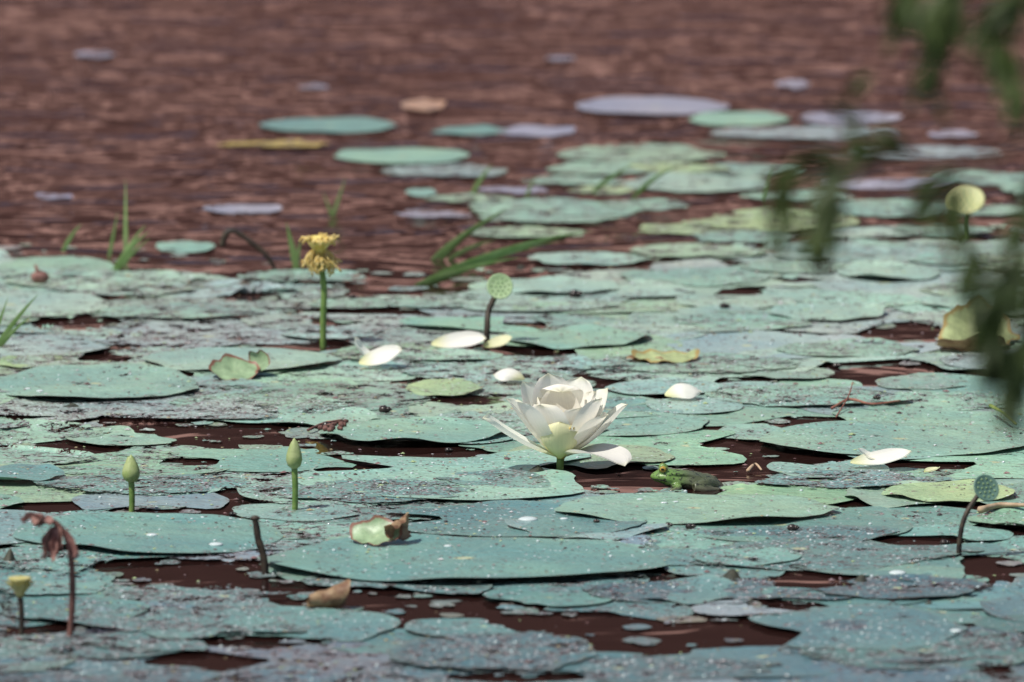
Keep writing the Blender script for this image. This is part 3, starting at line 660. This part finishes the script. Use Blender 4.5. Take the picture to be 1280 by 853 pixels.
# ------------------------------------------------------------------ frog
gF = G(860, 609); Y = gF.y
def frog():
    e = empty('frog'); m = MB(); K = .00128
    def F(x, y, z): return Vector((gF.x + x * K, gF.y + y * K, (z - 4.0) * K))
    sec = [(-50, -6, 17, 1, 1), (-48, -6, 17, 5, 3.4), (-44, -6, 17, 9.5, 5.5), (-37, -5, 17.5, 13.5, 8), (-28, -4, 16, 16, 10), (-18, -2, 13.5, 17, 10.5), (-6, 0, 11.5, 18.5, 11.5), (8, 1, 10, 19, 12), (20, 2, 8.5, 17, 11), (32, 3, 6.5, 13, 9.5), (42, 4, 4, 8.5, 7), (48, 5, 2, 3.5, 3.5), (50, 5, 2, .8, 1)]
    sec = [(x * .84, y, zc, w, h) for (x, y, zc, w, h) in sec]
    seg = 20; vs = []; fs = []
    for (x, y, zc, w, h) in sec:
        for k in range(seg):
            a = 2 * pi * k / seg; ww = w * (1 + .08 * cos(2 * a)); vs.append(F(x, y + ww * cos(a), zc + h * sin(a)))
    for i in range(len(sec) - 1):
        for k in range(seg):
            k2 = (k + 1) % seg; fs.append((i * seg + k, i * seg + k2, (i + 1) * seg + k2, (i + 1) * seg + k))
    fs.append(tuple(range(seg))[::-1]); fs.append(tuple((len(sec) - 1) * seg + k for k in range(seg))); m.add(vs, fs)
    def F2(x, y, z): return F(x * .84, y, z)
    for sd in (-1, 1):
        blob(m, F2(-33, -5 + sd * 9.5, 25.5), (.0072, .0062, .0064))
        tube(m, [F2(-40, -5 + sd * 8, 21), F2(-28, -4 + sd * 13, 21.5), F2(0, sd * 14, 19.5), F2(30, 3 + sd * 8, 13)], .0026, .0020, 6)
        tube(m, [F2(-20, -3 + sd * 13, 9), F2(-12, -2 + sd * 23, 7), F2(-24, -4 + sd * 28, 4)], .0056, .0034, 8)
        for t in (-26, -8, 12):
            a = radians(180 + t * 1.4 - sd * 20); tube(m, [F2(-24, -4 + sd * 28, 4), F2(-24 + 9 * cos(a), -4 + sd * 28 + 9 * sin(a), 3.5)], .0018, .0012, 6, n=3)
        tube(m, [F2(34, 3 + sd * 8, 7), F2(22, 2 + sd * 20, 10), F2(8, 1 + sd * 27, 7)], .0100, .0072, 10)
        tube(m, [F2(8, 1 + sd * 27, 7), F2(24, 3 + sd * 29, 5), F2(40, 4 + sd * 22, 3)], .0070, .0042, 10)
        tube(m, [F2(40, 4 + sd * 22, 3), F2(28, 4 + sd * 31, 1), F2(16, 4 + sd * 36, 0)], .0040, .0026, 8)
    ob = m.obj('body', None)
    ob.data.materials.clear()
    rm = ob.modifiers.new('r', 'REMESH'); rm.mode = 'VOXEL'; rm.voxel_size = .0011; rm.use_smooth_shade = True
    sm = ob.modifiers.new('s', 'SMOOTH'); sm.factor = .5; sm.iterations = 4
    n = NT('frog_skin'); p = n.pos()
    sep = n.n('ShaderNodeSeparateXYZ', {0: p})
    sp = n.noise(p, 130, 3, .6, .4).outputs[0]; fine = n.noise(p, 600, 3, .6).outputs[0]
    hx = n.step(sep.outputs[0], gF.x - .028, gF.x + .008)
    c = n.mix(hx, (.13, .235, .055), (.075, .088, .048))
    c = n.mix(n.step(sp, .54, .62), c, (.026, .030, .018))
    c = n.mix(n.math('MULTIPLY', n.step(fine, .55, .7), .35), c, (.18, .22, .11))
    c = n.mix(n.math('SUBTRACT', 1.0, n.step(sep.outputs[2], .002, .008)), c, (.11, .11, .07))
    b = n.n('ShaderNodeBump', {'Strength': .5, 'Distance': .001, 'Height': fine})
    ob.data.materials.append(n.surf(n.n('ShaderNodeBsdfPrincipled', {'Base Color': c, 'Roughness': .25, 'Normal': b.outputs[0]}).outputs[0]))
    on(e, ob)
    gold = simple_mat('frog_iris', (.40, .28, .05), (.25, .15, .03), 600, .1); blk = simple_mat('frog_pupil', (.004, .004, .004), (.008, .008, .008), 60, .05)
    m = MB()
    for sd in (-1, 1):
        c_ = F2(-33.5, -5 + sd * 12, 26.5); blob(m, c_, (.0052, .0044, .0048), 0, 14, 10); blob(m, c_ + Vector((-.0006, sd * .0024, .0003)), (.0030, .0026, .0021), 1, 12, 8)
    on(e, m.obj('eyes', [gold, blk]))
    m = MB()
    for sd in (-1, 1):
        tube(m, [F2(-48.5, -6 + sd * 2, 15.5), F2(-44, -6 + sd * 9.6, 15), F2(-36, -5 + sd * 14.2, 14.5), F2(-28, -4 + sd * 16.2, 13)], .0007, .0006, 5)
        blob(m, F2(-46.5, -6 + sd * 3.2, 20.4), .0009, 0, 6, 5)
    on(e, m.obj('mouth', blk))
frog()

# ------------------------------------------------------------------ willow reaching in from the right bank
wt = empty('willow_tree')
m = MB(); rt = Vector((2.6, 3.2, ground_h(2.6, 3.2) - .1))
fork = Vector((2.3, 4.2, 1.9))
tube(m, [rt, Vector((2.65, 3.4, .9)), Vector((2.5, 3.8, 1.5)), fork], .16, .10, 12, wob=.1)
tube(m, [fork, Vector((2.2, 5.2, 2.6)), Vector((1.8, 6.4, 2.75)), Vector((1.2, 7.2, 2.3)), Vector((.95, 7.4, 1.9))], .09, .012, 10)
tube(m, [fork, Vector((2.5, 4.6, 2.9)), Vector((2.9, 5.2, 3.6))], .08, .03, 10)
tube(m, [Vector((1.8, 6.4, 2.75)), Vector((1.3, 7.1, 2.6)), Vector((.8, 7.5, 2.2)), Vector((.52, 7.4, 1.7))], .03, .006, 8)
on(wt, m.obj('trunk', BARK))
tw = MB(); lv = MB()
def wleaf(p, d, L, W):
    d = d.normalized(); s = d.cross(Vector((U(-.6, .6), U(.5, 1), U(-.6, .6)))).normalized(); nn = d.cross(s); vs = []; K = 6
    for i in range(K + 1):
        t = i / K; w = W * (sin(pi * min(1, t * 1.02) ** .8)) ** .9 if 0 < t < 1 else .0002; q = p + d * L * t + Vector((0, 0, -L * .18 * t * t)); vs += [q - s * w, q + nn * w * .35, q + s * w]
    fs = []
    for i in range(K):
        q = i * 3; fs += [(q, q + 1, q + 4, q + 3), (q + 1, q + 2, q + 5, q + 4)]
    lv.add(vs, fs)
WY = 7.7
def wtwig(pts, dens, Y=WY, l0=.024, l1=.044, first=0):
    P3 = [V(u, v, Y + dy) for (u, v, dy) in pts]; tube(tw, P3, .0018, .0008, 6)
    C_ = crom(P3, 18)
    for i, p in enumerate(C_[:-1]):
        if i < first * len(C_): continue
        k = 1 if R() < dens else 0
        for j in range(int(k)):
            d = (C_[i + 1] - C_[i]).normalized(); s = Vector((U(-1, 1), U(-1, 1), U(-1.1, .3)))
            wleaf(p, d * .9 + s * .75, U(l0, l1), U(.0034, .0056))
wtwig([(1420, -160, .1), (1340, -60, 0), (1275, 0, 0), (1258, 50, 0), (1268, 120, 0)], .75, first=.35)
wtwig([(1340, -60, 0), (1290, -20, 0), (1245, 10, 0), (1238, 60, 0)], .8, first=.35)
wtwig([(1420, -160, .1), (1300, -110, 0), (1200, -40, 0), (1168, 20, 0), (1158, 95, 0)], .85, first=.35)
wtwig([(1300, -110, 0), (1180, -60, 0), (1138, -20, 0), (1130, 10, 0)], .9, first=.5)
wtwig([(1300, -110, 0), (1230, -60, 0), (1195, -20, 0), (1190, 30, 0)], .7, first=.5)
wtwig([(1420, 60, .1), (1330, 150, 0), (1200, 205, 0), (1110, 195, 0), (1060, 215, 0), (1030, 250, 0), (1015, 300, 0)], .60, first=.6)
wtwig([(1110, 195, 0), (1070, 165, 0), (1060, 120, 0)], .28)
wtwig([(1150, 205, 0), (1120, 175, 0), (1090, 180, 0)], .40)
wtwig([(1060, 215, 0), (1020, 195, 0), (985, 215, 0), (975, 285, 0)], .50)
wtwig([(1060, 210, 0), (1045, 240, 0), (1035, 310, 0)], .50)
wtwig([(1200, 205, 0), (1165, 225, 0), (1150, 255, 0)], .35)
wtwig([(1330, 150, 0), (1230, 210, 0), (1195, 260, 0), (1210, 330, 0), (1225, 400, 0)], .7, first=.35)
wtwig([(1420, 200, 0), (1330, 300, 0), (1270, 330, 0), (1235, 390, 0), (1250, 450, 0), (1262, 500, 0)], .9, first=.3)
wtwig([(1330, 300, 0), (1290, 350, 0), (1255, 380, 0), (1240, 420, 0)], .9, first=.3)
wtwig([(1330, 300, 0), (1300, 390, 0), (1275, 430, 0), (1268, 500, 0)], .9, first=.3)
wtwig([(1420, 100, 0), (1330, 180, 0), (1285, 240, 0), (1265, 330, 0), (1275, 380, 0)], .7, first=.3)
A1 = Vector((.8, 7.5, 2.2)); A2 = Vector((.95, 7.4, 1.9))
tube(tw, [V(1420, -160, WY + .1), V(1440, -400, WY + .1), A1], .003, .004, 6)
for (u, v) in ((1420, 60), (1420, 200), (1420, 100)): tube(tw, [V(u, v, WY), V(1480, v - 160, WY + .05), A2], .003, .004, 6)
for i in range(26):
    x = U(1.0, 2.8); y = U(5.2, 7.4); z = U(2.3, 2.75); L = U(.5, 1.1)
    P3 = [Vector((x, y, z)), Vector((x + U(-.15, .15), y, z - L * .5)), Vector((x + U(-.2, .2), y + .05, z - L))]; tube(tw, P3, .003, .001, 5)
    C_ = crom(P3, 12)
    for k in range(len(C_) - 1):
        for j in range(2): wleaf(C_[k], Vector((U(-1, 1), U(-1, 1), -1.2)), U(.03, .055), U(.004, .007))
on(wt, tw.obj('twigs', BARK)); on(wt, lv.obj('leaves', WILLOWL))

# ------------------------------------------------------------------ light, camera
SUN_EL = radians(60); sun_dir = Vector((-.70, -.50, 0)).normalized() * cos(SUN_EL) + Vector((0, 0, sin(SUN_EL)))
w = bpy.data.worlds.new('World'); scene.world = w; w.use_nodes = True; nt = w.node_tree
bg = nt.nodes['Background']; sky = nt.nodes.new('ShaderNodeTexSky'); sky.sky_type = 'NISHITA'; sky.sun_disc = False
sky.sun_elevation = SUN_EL; sky.sun_rotation = atan2(sun_dir.x, sun_dir.y); sky.air_density = 1.0; sky.dust_density = 2.0
nt.links.new(sky.outputs[0], bg.inputs[0]); bg.inputs[1].default_value = .10
l = bpy.data.lights.new('sun', 'SUN'); l.energy = 5.0; l.angle = radians(.5); l.color = (1, .95, .87)
lo = bpy.data.objects.new('sun', l); scene.collection.objects.link(lo); lo.rotation_euler = sun_dir.to_track_quat('Z', 'Y').to_euler(); lo.location = (0, 0, 10)
cd = bpy.data.cameras.new('camera'); co = bpy.data.objects.new('camera', cd); scene.collection.objects.link(co)
co.location = (0, 0, CAM_H); co.rotation_euler = (radians(90) - PITCH, 0, 0)
cd.sensor_width = 36; cd.lens = 18 / tan(HF / 2); cd.clip_end = 1000; cd.clip_start = .1
cd.dof.use_dof = True; cd.dof.focus_distance = sqrt(Yf ** 2 + 1.9 ** 2); cd.dof.aperture_fstop = 6.2
scene.camera = co
scene.view_settings.view_transform = 'Standard'; scene.view_settings.look = 'None'; scene.view_settings.exposure = 0
